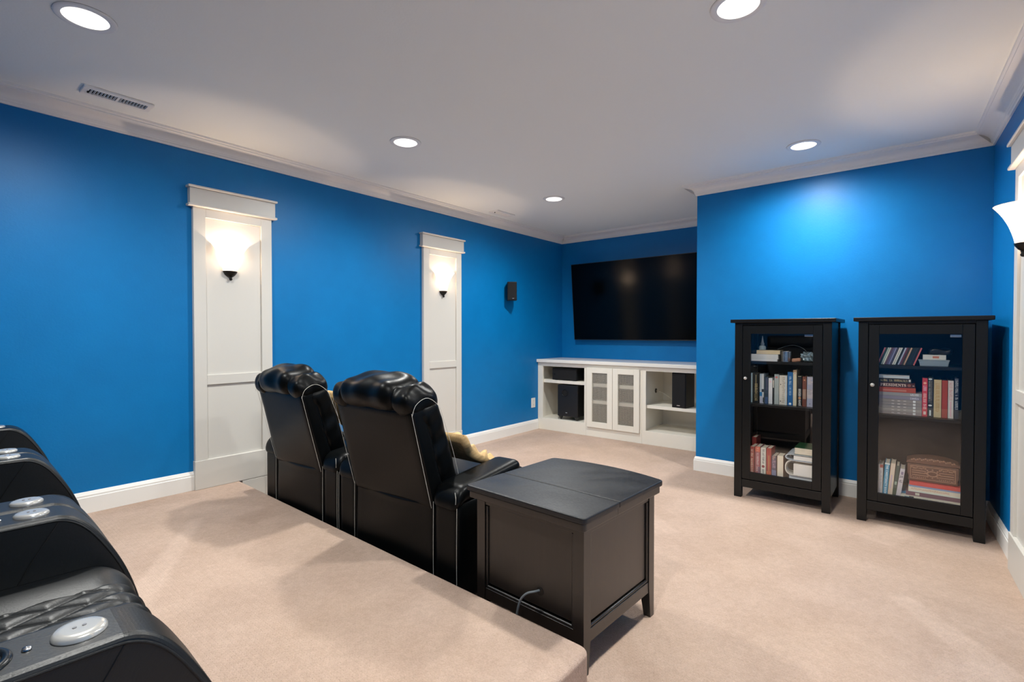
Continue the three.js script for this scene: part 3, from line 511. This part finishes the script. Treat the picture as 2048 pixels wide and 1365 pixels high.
// --- second bookcase, bottom
{
  const y = .1725, z = -3.995, u = 'leaning books on the bookcase floor beside the chest', lean = -.12;
  for (const [x, w, h, c, dr, lab, ln] of [
    [-.181, .0235, .2, 0xcfccc6, all(bar('#a9584c', 0, .1, .3, 1), lines('#9b94a2', .2, .9, 22, .2, .7)), 'pale grey leaning book with red top mark', -.02],
    [-.157, .025, .215, 0x3794b8, all(bar('#dfe9e4', 0, .05), down('THE CHRISTIANITY BOOK', '#eaf4f6', .06, .93, .62)), 'sky blue leaning book with white capitals', -.06],
    [-.131, .0235, .217, 0xdcccb6, all(bar('#c9b9c4', .35, .75, .3, .6)), 'cream leaning book between blue and green books', -.08],
    [-.107, .0175, .206, 0x4c5a50, all(bar('#9fb4a0', .5, .6, .2, .8), bar('#2f4a36', .7, 1)), 'dark green leaning book', -.10],
    [-.089, .0235, .19, 0xcdc9cc, all(bar('#8a7f96', .1, .2, .3, .8), strokes('#55525c', .24, .55, .7, .5)), 'white leaning book with dark lettering nearest the chest', -.12],
  ]) book(lab, u, [x + w, y, z], w, h, .15, c, dr, { lean: ln });
  const st = 'books stacked under the carved chest', sx = .078;
  book('cream book titled in grey capitals at the bottom of chest stack', st, [.078, y, z], .03, .284, .2, 0xdcd8c4, all(bar('#2c7a86', .07, .15, .3, .7), bar('#2f3f42', .15, .23, .35, .85), down('COLOUR PHOTOGRAPHY', '#8f8c80', .27, .88, .55, 'serif')), { flat: true });
  book('mauve book in the chest stack', st, [.09, y + .0304, z - .004], .0255, .256, .2, 0x7a5562, all(bar('#d9d6c2', .18, .26, .2, .8)), { flat: true });
  book('cream book with orange speckled spine in the chest stack', st, [.096, y + .0563, z - .002], .031, .244, .2, 0xe0dac6, all(lines('#cf8a5c', .06, .8, 60, .45, .75), bar('#d8e4d6', 0, 1, 0, .2)), { flat: true });
  book('thin pale blue book in the chest stack', st, [.098, y + .0877, z], .0105, .242, .2, 0x8fa6c8, null, { flat: true });
  book('coral red book on top of the chest stack', st, [.1, y + .0986, z + .003], .0215, .242, .2, 0xd04a44, null, { flat: true });
  single('blue_booklet', 'small bright blue booklet lying behind the leaning books', 'booklet', bx(-.066, -.034, y + .031, y + .045, -4.19, -4.02, .001), std(0x2a7fb0, .5));
  // carved wooden chest
  const t = thing('carved_chest', 'small carved brown wooden chest on top of stacked books', 'chest', [.09, y + .1205, -4.085]);
  const wood = std(0x6e4b39, .5), carve = std(0xa37b60, .45);
  { const s = new THREE.Shape(); s.moveTo(-.118, 0); s.lineTo(.118, 0); s.quadraticCurveTo(.112, .02, .122, .04); s.lineTo(.122, .105); s.lineTo(-.122, .105); s.lineTo(-.122, .04); s.quadraticCurveTo(-.112, .02, -.118, 0); add('body', T(extrude(s, .13, .003), 0, .003, -.065), wood, t); }
  { const s = new THREE.Shape(); s.moveTo(-.128, 0); s.lineTo(.128, 0); s.lineTo(.126, .012); s.quadraticCurveTo(.09, .034, .0, .038); s.quadraticCurveTo(-.09, .034, -.126, .012); const l = add('lid', T(extrude(s, .14, .003), 0, .1115, -.072), wood, t); const cs = []; for (let i = 0; i < 22; i++) { const a = -.1 + .2 * i / 21; cs.push(T(new THREE.SphereGeometry(.006, 8, 6), a, .1115 + .016 + .014 * (1 - (a / .128) ** 2) + .004 * Math.sin(i * 2.1), .067)); } add('carving', merge(cs), carve, l); }
  const cv = []; for (const s of [-1, 1]) { cv.push(bx(s * .028, s * .1, .05, .056, .066, .071, .002), bx(s * .03, s * .1, .064, .069, .066, .071, .002), bx(s * .028, s * .1, .036, .041, .066, .071, .002)); for (let i = 0; i < 8; i++) cv.push(T(new THREE.SphereGeometry(.0055, 8, 6), s * (.034 + i * .0093), .083 + .003 * Math.sin(i * 2), .067), T(new THREE.SphereGeometry(.004, 8, 6), s * (.034 + i * .0093), .026 + .002 * Math.sin(i * 3), .067)); cv.push(bx(s * .104, s * .109, .018, .096, .066, .071, .002)); }
  cv.push(bx(-.109, .109, .092, .097, .066, .071, .002), bx(-.109, .109, .014, .019, .066, .071, .002)); const ring = new THREE.TorusGeometry(.02, .0045, 8, 32); ring.scale(1.25, .75, 1); cv.push(T(ring, 0, .055, .068)); for (let i = 0; i < 8; i++) { const a = i / 8 * 6.283; cv.push(T(new THREE.SphereGeometry(.0055, 8, 6), .034 * Math.cos(a), .055 + .025 * Math.sin(a), .067)); }
  add('front_carving', merge(cv), carve, t, 'carved rosette and borders'); for (const x of [-.1, .1]) for (const z2 of [-.05, .05]) add('foot', T(cyl(.012, .009, .004, 14), x, .001, z2), wood, t);
}

// ---------------------------------------------------------------- end table (dark wood, bowed front, split lift top)
{
  const t = thing('end_table', 'dark brown wooden end table with split top beside the recliner', 'end table', [-1.152, 0, -1.80], -0.05);
  const grain = tex(256, (x, y) => { const n = vn(x / 3, y / 60, 0) * .6 + vn(x / 9, y / 120) * .4; const k = 25 + 14 * (n - .5); return [k * 1.0, k * .84, k * .74]; }, true); grain.repeat.set(2, 2);
  const dust = tex(512, (x, y) => { const n = vn(x / 70, y / 70, 0) * .35 + vn(x / 6, y / 2) * .35 + .3 * hash(x, y); return 80 + 130 * n; }); dust.repeat.set(1.6, 1.6);
  const body = phys(0xffffff, .36, { map: grain, clearcoat: .5, clearcoatRoughness: .3 }), topM = phys(0x14161a, .75, { roughnessMap: dust });
  const X = .268, Z0 = .275, Z1 = -.268, b = .045;                        // body half width, near z, far z
  for (const [x, z] of [[-X, Z0], [X, Z0], [-X, Z1], [X, Z1]]) {
    const sx = Math.sign(x), sz = Math.sign(z), pts = [[0, 0], [b, 0], [b, .55], [0, .55]]; const g = new THREE.BoxGeometry(b, .548, b, 1, 8, 1), p = g.attributes.position;
    for (let i = 0; i < p.count; i++) if (p.getY(i) < -.16) { const k = .3 * Math.min(1, (-.16 - p.getY(i)) / .1); p.setX(i, p.getX(i) + (p.getX(i) * sx < 0 ? 1 : 0) * sx * b * k); p.setZ(i, p.getZ(i) + (p.getZ(i) * sz < 0 ? 1 : 0) * sz * b * k); }
    g.computeVertexNormals(); add('leg', metreUV(T(g, x - sx * b / 2, .274, z - sz * b / 2)), body, t);
  }
  const y0 = .145, face = (x0, x1, z0, z1) => metreUV(bx(x0, x1, y0 + .03, .53, z0, z1, .001));
  add('panel', face(-X + b, X - b, Z0 - .02, Z0 - .013), body, t, 'recessed dark rear panel'); add('panel', face(-X + b, X - b, Z1 + .013, Z1 + .02), body, t);
  add('panel', face(X - .02, X - .013, Z1 + b, Z0 - b), body, t, 'recessed brown side panel'); add('panel', face(-X + .013, -X + .02, Z1 + b, Z0 - b), body, t);
  const rail = (x0, x1, yA, yB, z0, z1) => add('rail', metreUV(bx(x0, x1, yA, yB, z0, z1, .002)), body, t);
  for (const [z0, z1] of [[Z0 - .03, Z0 - .003], [Z1 + .003, Z1 + .03]]) { rail(-X + b, X - b, y0 - .035, y0 + .012, z0, z1); rail(-X + b, X - b, .505, .548, z0, z1); }
  for (const s of [-1, 1]) { rail(s * (X - .003), s * (X - .03), y0 - .035, y0 + .012, Z1 + b, Z0 - b); rail(s * (X - .003), s * (X - .03), .505, .548, Z1 + b, Z0 - b); }
  // bead mouldings inside the panels
  const bead = (pts) => add('bead', tube(pts, .006, 2, 8), body, t);
  for (const s of [-1, 1]) { bead([[s * (X - b - .006), y0 + .018, Z0 - .010], [s * (X - b - .006), .5, Z0 - .010]]); bead([[X - .010, y0 + .018, (Z0 + Z1) / 2 + s * ((Z0 - Z1) / 2 - b - .006)], [X - .010, .5, (Z0 + Z1) / 2 + s * ((Z0 - Z1) / 2 - b - .006)]]); }
  bead([[-X + b, y0 + .018, Z0 - .010], [X - b, y0 + .018, Z0 - .010]]); bead([[X - .010, y0 + .018, Z1 + b], [X - .010, y0 + .018, Z0 - b]]);
  add('bottom_board', bx(-X + .02, X - .02, y0 - .02, y0 - .005, Z1 + .02, Z0 - .02, .001), body, t);
  // top outline (x, -z): straight sides, bowed far edge
  const TX = .298, TN = .315, TF = -.295, bow = .05, cut = .078;
  const slab = (za, zb, bowed, y, th, ins, bev) => {
    const s = new THREE.Shape(), x = TX - ins, r = .02, n = za - (bowed ? 0 : ins), f = zb + (bowed ? ins : 0);
    if (!bowed) { s.moveTo(-x, -zb); s.lineTo(-x, -n + r); s.quadraticCurveTo(-x, -n, -x + r, -n); s.lineTo(x - r, -n); s.quadraticCurveTo(x, -n, x, -n + r); s.lineTo(x, -zb); }
    else { s.moveTo(-x, -za); s.lineTo(x, -za); s.lineTo(x, -f - r); s.quadraticCurveTo(x, -f, x - r, -f + .006); s.quadraticCurveTo(0, -f + bow * 2 - .01, -x + r, -f + .006); s.quadraticCurveTo(-x, -f, -x, -f - r); }
    const g = extrude(s, th, bev, 3, 20); g.rotateX(-Math.PI / 2); return metreUV(T(g, 0, y + bev, 0));
  };
  add('top_board', slab(TN, cut + .0018, false, .562, .013, 0, .005), topM, t, 'dusty black fixed rear section of top'); add('top_board', slab(cut - .0018, TF, true, .562, .013, 0, .005), topM, t, 'dusty black lifting section of top');
  add('top_edge', slab(TN, cut + .0008, false, .532, .022, .008, .004), body, t); add('top_edge', slab(cut - .0008, TF, true, .532, .022, .008, .004), body, t);
  add('power_cord', tube([[.06, .238, .258], [.052, .239, .282], [.03, .232, .30], [.005, .205, .306], [-.01, .17, .305], [-.028, .10, .30], [-.04, .02, .295]], .0045, 40, 8), std(0x6d7478, .45), t, 'short grey power cord');
  const hl = cyl(.016, .016, .003, 20); hl.rotateX(Math.PI / 2); add('cord_grommet', T(hl, .062, .236, .2625), M.blackPlastic, t);
}

// ---------------------------------------------------------------- front recliners (face the television)
function frontRecliner(label, pos, turn, W) {
  const t = thing('recliner', label, 'recliner', pos, turn, 'black leather recliners in front of the platform'), L = M.leather, A = .158, S = W / 2 - A;   // S = half seat width
  const wr = (v, a, f, p) => a * (Math.sin(v.x * f + p) * Math.cos(v.y * f * .7 + v.z * f * .5 + p * 2) + .5 * Math.sin(v.y * f * 1.7 - v.x * f * .6 + p));
  add('rear_skirt', soft(2 * S - .006, .425, .035, .012, [24, 20, 3], v => { v.z += .006 * Math.sin(v.y * 9) * Math.cos(v.x * 8) + (v.y > .17 ? .008 * (v.y - .17) / .04 : 0); if (v.y > .15) v.y -= .02 * (1 - (v.x / S) ** 2) * (v.y - .15) / .06; }).translate(0, .235, -.02), L, t, 'loose leather skirt behind the back');
  add('seat', soft(2 * S - .012, .2, .62, .06, [16, 10, 24], v => { if (v.y > 0) v.y += .018 * Math.cos(v.x / S * 1.4) + wr(v, .003, 16, 1); }).translate(0, .355, -.45), L, t);
  add('footrest', soft(2 * S - .012, .34, .09, .03, [14, 14, 5]).translate(0, .22, -.80), L, t);
  add('frame', bx(-S + .02, S - .02, .03, .25, -.74, -.04, .01), M.blackCloth, t);
  for (const s of [-1, 1]) {
    const cx = s * (S + A / 2), a = new THREE.Group(); a.name = 'arm'; t.add(a);
    add('arm_body', soft(A - .004, .45, .82, .02, [8, 14, 24], v => { if (v.y > 0 && v.z < -.08) v.y -= Math.max(0, -.08 - v.z) * .02; }).translate(cx, .245, -.415), L, a);
    add('arm_pad', soft(A + .012, .075, .46, .034, [10, 8, 26], v => { const k = (v.z + .23) / .46; v.y += .05 * (1 - k) - .01 + wr(v, .0012, 20, s); if (k > .86) v.y -= (k - .86) * (k - .86) * 2.2; }).translate(cx, .508, -.225), L, a, 'padded arm top');
    add('cup_holder', T(lathe([[.036, -.05], [.037, 0], [.044, .003], [.046, 0]], 28), cx, .487, -.53), std(0x3a3a3c, .3, { metalness: .8 }), a, 'dark metal cup holder ring');
    const e = A / 2 - .004; add('stitching', merge([-1, 1].flatMap(q => [tube([[cx + q * e, .06, .0], [cx + q * e, .25, .001], [cx + q * e, .455, -.001]], .0009, 12, 5)])), M.stitch, a, 'pale contrast stitching');
    add('pad_stitching', tube([[cx + A / 2 - .006, .474, .0045], [cx + A / 2 - .002, .5, .007], [cx + A / 2 - .012, .525, .002]], .0012, 12, 5), M.stitch, a);
  }
  // back: own frame, leaning towards the platform
  const b = new THREE.Group(); b.name = 'backrest'; b.position.set(0, .405, .0); b.rotation.x = .25; t.add(b);
  add('back_shell', soft(2 * S - .004, .49, .09, .016, [22, 24, 6], v => { v.z += .004 * Math.sin(v.x * 7) * Math.sin(v.y * 8); }).translate(0, .245, -.046), L, b, 'smooth leather rear panel');
  add('lumbar_cushion', soft(2 * S - .13, .40, .13, .05, [14, 18, 8], v => wr(v, .004, 14, 2)).translate(0, .22, -.135), L, b);
  for (const s of [-1, 1]) {
    const w = soft(.082, .52, .125, .04, [10, 44, 14], v => { const k = (v.y + .26) / .52; v.x += s * .010 * k; v.z += .04 * k - .005 + .05 * Math.max(0, k - .8); const q = .0042 * (Math.sin(v.y * 62 + v.z * 25) * .6 + Math.sin(v.y * 29 + v.x * 30 + 1)); v.x += s * q; v.z += .5 * q; });
    add('side_bolster', w.translate(s * (S - .046), .235, -.145), L, b, 'puffy side bolster with creases');
    const wing = soft(.15, .125, .205, .058, [16, 16, 22], v => { const q = .005 * (Math.sin(v.z * 60 + v.x * 40) + Math.sin(v.x * 75 - v.z * 20)); v.y += q - .02 * Math.max(0, -v.z) / .1; v.x += s * .5 * q; v.y -= .22 * Math.max(0, s * v.x); });
    add('headrest_wing', wing.translate(s * (S - .070), .52, -.082), L, b, 'creased end of the headrest');
    const xe = s * (S - .003); add('back_stitching', merge([tube([[xe, .478, .0], [xe + s * .001, .3, .001], [xe, .02, .0]], .001, 16, 5), tube([[s * (S + .008), .47, .008], [s * (S + .011), .51, -.02], [s * (S + .010), .52, -.09], [s * (S + .013), .46, -.146], [s * (S + .009), .38, -.163], [s * (S + .006), .2, -.185], [s * (S - .006), .02, -.2]], .001, 40, 5)]), M.stitch, b, 'pale contrast stitching');
  }
  add('headrest', soft(2 * S - .20, .145, .225, .066, [28, 18, 26], v => { const q = .004 * (Math.sin(v.x * 38 + v.z * 24) + .7 * Math.sin(v.z * 46 - v.x * 18 + 1)); v.y += q + .012 * Math.cos(v.x * 9); v.z += q * .6; }).translate(0, .535, -.075), L, b, 'plump rolled headrest');
  add('top_seam', tube([[-S + .012, .486, -.002], [-S / 2, .484, .001], [0, .483, .001], [S / 2, .484, .001], [S - .012, .486, -.002]], .003, 30, 6), L, b);
  return t;
}
frontRecliner('black leather recliner nearer the first lit panel, between wall and second recliner', [-2.915, 0, -1.533], 0, .862);
frontRecliner('black leather recliner standing beside the dark end table', [-2.004, 0, -1.528], 0, .925);
// tan throws heaped on the two seats
function throwBlanket(label, cx, cz, w, turn, from, to) {
  const n = 44, m = 60, pos = [], idx = [], prof = [[-.115, .86], [-.15, .79], [-.19, .72], [-.235, .66], [-.285, .615], [-.34, .58], [-.40, .555], [-.46, .535], [-.51, .515]].slice(from, to);
  const cur = new THREE.CatmullRomCurve3(prof.map(p => V(0, p[1], p[0])));
  for (let side = 0; side < 2; side++) for (let j = 0; j <= m; j++) for (let i = 0; i <= n; i++) {
    const u = i / n, v = j / m, c = cur.getPoint(v), tg = cur.getTangent(v), nr = V(0, -tg.z, tg.y), fold = .018 * Math.sin(u * 19 + v * 5) + .014 * Math.sin(v * 21 + u * 7) + .003 * (hash(i, j) - .5);
    const edge = Math.min(1, Math.min(u, 1 - u, v, 1 - v) * 16), th = (side ? -.028 : .014 + fold * edge) * Math.sqrt(edge);
    if (nr.y < 0) nr.negate(); pos.push((u - .5) * w + .012 * Math.sin(v * 13), c.y + nr.y * th, c.z + nr.z * th + (side ? 0 : 0));
  }
  const at = (s, j, i) => s * (n + 1) * (m + 1) + j * (n + 1) + i;
  for (let j = 0; j < m; j++) for (let i = 0; i < n; i++) { idx.push(at(0, j, i), at(0, j, i + 1), at(0, j + 1, i + 1), at(0, j, i), at(0, j + 1, i + 1), at(0, j + 1, i)); idx.push(at(1, j, i), at(1, j + 1, i + 1), at(1, j, i + 1), at(1, j, i), at(1, j + 1, i), at(1, j + 1, i + 1)); }
  let g = new THREE.BufferGeometry(); g.setAttribute('position', new THREE.Float32BufferAttribute(pos, 3)); g.setIndex(idx); g = mergeVertices(g, 1e-4); g.computeVertexNormals(); metreUV(g);
  const o = single('throw_blanket', label, 'blanket', g, fur, 'tan throws on the recliners'); o.position.set(cx, 0, cz); o.rotation.y = turn;
}
const furTone = tex(256, (x, y) => { const n = .5 * vn(x / 14, y / 14, 0) + .3 * vn(x / 3, y / 8) + .2 * hash(x, y); return [206 + 60 * (n - .5), 172 + 60 * (n - .5), 122 + 50 * (n - .5)]; }, true); furTone.repeat.set(4, 4);
const fur = phys(0xffffff, .95, { map: furTone, sheen: .6, sheenRoughness: .6, sheenColor: new THREE.Color(0xd9b98a), side: THREE.DoubleSide });
throwBlanket('tan fleece throw heaped on the recliner nearer the first lit panel', -2.80, -1.60, .30, 0, 0, 8);
throwBlanket('tan fleece throw heaped on the recliner beside the end table', -1.885, -1.555, .34, 0, 2, 8);

// ---------------------------------------------------------------- rear recliners on the platform; origin: on the platform under the arm buttons' line
function rearRecliner(label, pos, turn) {
  const t = thing('theatre_seat', label, 'recliner', pos, turn, 'theatre recliners on the platform'), L = M.leatherRear, A = .128;
  const side = new THREE.Shape(); side.moveTo(.62, .03); side.lineTo(.62, .50); side.quadraticCurveTo(.62, .58, .54, .58); side.lineTo(-.045, .58); side.bezierCurveTo(-.095, .575, -.125, .52, -.155, .465); side.bezierCurveTo(-.20, .38, -.225, .28, -.235, .17); side.lineTo(-.238, .03); side.lineTo(.62, .03);
  const curvePts = side.getPoints(24);
  for (const s of [-1, 1]) {
    const cx = s * .378, a = new THREE.Group(); a.name = 'arm'; t.add(a);
    const g = extrude(side, A - .024, .012, 4, 24); g.rotateY(-Math.PI / 2); // shape x -> z
    const gg = metreUV(T(g, cx + (A - .024) / 2, 0, 0)); add('arm_body', gg, L, a);
    for (const q of [-1, 1]) {
      const inset = curvePts.filter(p => p.y > .08).map(p => [cx + q * (A / 2 - .0015), .05 + (p.y - .05) * .978, p.x * .985 + .004]);
      add('piping', tube(inset.filter(p => p[2] < .6), .003, 90, 6), L, a, 'raised piping along the arm side');
      add('seam', tube([[cx + q * (A / 2), .565, -.045], [cx + q * (A / 2 + .0005), .45, .02], [cx + q * (A / 2), .25, .11]], .0016, 16, 5), M.darkStitch, a);
    }
    const d = new THREE.Group(); d.name = 'control_button'; d.userData.label = 'round pearly control button'; a.add(d);
    add('button_disc', T(lathe([[.0001, .008], [.022, .0085], [.030, .0075], [.0345, .004], [.035, -.002]], 40), cx, .5805, 0), M.pearl, d);
    add('button_mark', merge([T(cyl(.0028, .0028, .001, 12), cx - .001, .5892, -.006), T(cyl(.0028, .0028, .001, 12), cx - .001, .5892, .006)]), std(0x6b6b70, .5), d);
    const cup = new THREE.Group(); cup.name = 'cup_holder'; cup.userData.label = 'dark recessed cup holder'; a.add(cup);
    add('cup_ring', T(lathe([[.038, .001], [.040, .004], [.046, .005], [.05, .002], [.051, -.001]], 40), cx, .581, .125), std(0x15191c, .25, { metalness: .3 }), cup); add('cup_well', T(cyl(.0385, .0385, .0012, 36), cx, .5812, .125), M.dark, cup);
    add('indicator', T(lathe([[.0001, .004], [.005, .003], [.006, 0]], 16), cx, .581, .06), M.steel, a, 'small silver switch');
  }
  // seat cushion with quilted centre
  const yTop = .428, quilt = (x, s) => { const a = x / .07, c = s / .133, d = Math.min(Math.abs((a + c) - Math.round(a + c)), Math.abs((a - c) - Math.round(a - c))); return d; };
  const nose = u => { const fl = .56, R = .075, arc = R * 1.5; if (u < fl) return [.46 - u, yTop, 0, 1]; const k = Math.min((u - fl) / R, 1.5), d = Math.max(0, u - fl - arc); return [.46 - fl - R * Math.sin(k) - d * Math.cos(1.5), yTop - R * (1 - Math.cos(k)) - d * Math.sin(1.5), -Math.sin(k), Math.cos(k)]; };
  const strip = (x0, x1, nx, quilted) => {
    const nu = quilted ? 230 : 70, ps = [], id = []; const U = .92;
    for (let j = 0; j <= nu; j++) for (let i = 0; i <= nx; i++) {
      const u = U * j / nu, x = x0 + (x1 - x0) * i / nx, [z, y, nz, ny] = nose(u), e = Math.min(1, Math.min(x - x0, x1 - x) / .012); let h = quilted ? .004 * Math.sqrt(Math.max(0, e)) - .0035 * Math.exp(-((quilt(x, u) / .05) ** 2)) + .006 * (1 - Math.exp(-((quilt(x, u) / .22) ** 2))) : .012 * Math.sin(Math.PI * (i / nx)) * 1.0; ps.push(x, y + ny * h, z + nz * h);
    }
    for (let j = 0; j < nu; j++) for (let i = 0; i < nx; i++) { const a = j * (nx + 1) + i; id.push(a, a + 1, a + nx + 2, a, a + nx + 2, a + nx + 1); }
    const g = new THREE.BufferGeometry(); g.setAttribute('position', new THREE.Float32BufferAttribute(ps, 3)); g.setIndex(id); g.computeVertexNormals(); return metreUV(g);
  };
  add('quilted_seat', strip(-.155, .155, 80, true), L, t, 'diamond quilted seat centre'); add('seat_side', strip(-.312, -.156, 14, false), L, t); add('seat_side', strip(.156, .312, 14, false), L, t);
  add('seat_base', bx(-.312, .312, .03, .39, -.13, .50, .02), L, t); add('footrest', soft(.62, .16, .05, .02, [10, 10, 4]).translate(0, .12, -.195), L, t);
  const b = new THREE.Group(); b.name = 'backrest'; b.position.set(0, .36, .50); b.rotation.x = .2; t.add(b);
  add('back_cushion', soft(.63, .66, .16, .05, [18, 18, 8], v => { v.z -= .008 * Math.cos(v.x * 12) * Math.cos(v.y * 9); }).translate(0, .33, 0), L, b); add('headrest', soft(.60, .17, .15, .06, [18, 10, 10]).translate(0, .56, -.05), L, b, 'padded headrest');
  return t;
}
{
  const sl = Math.atan(0.052), at = x => [x, PH, -0.177 + 0.052 * (x + 1.015)];
  const r = rearRecliner('black theatre recliner on the platform, at the aisle end of its row', at(-1.395), -sl);
  dup(r, at(-2.287), -sl, 'black theatre recliner on the platform, in the middle of its row');
  dup(r, at(-3.178), -sl, 'black theatre recliner on the platform, at the blue wall end of its row');
}

renderer.render(scene, camera);
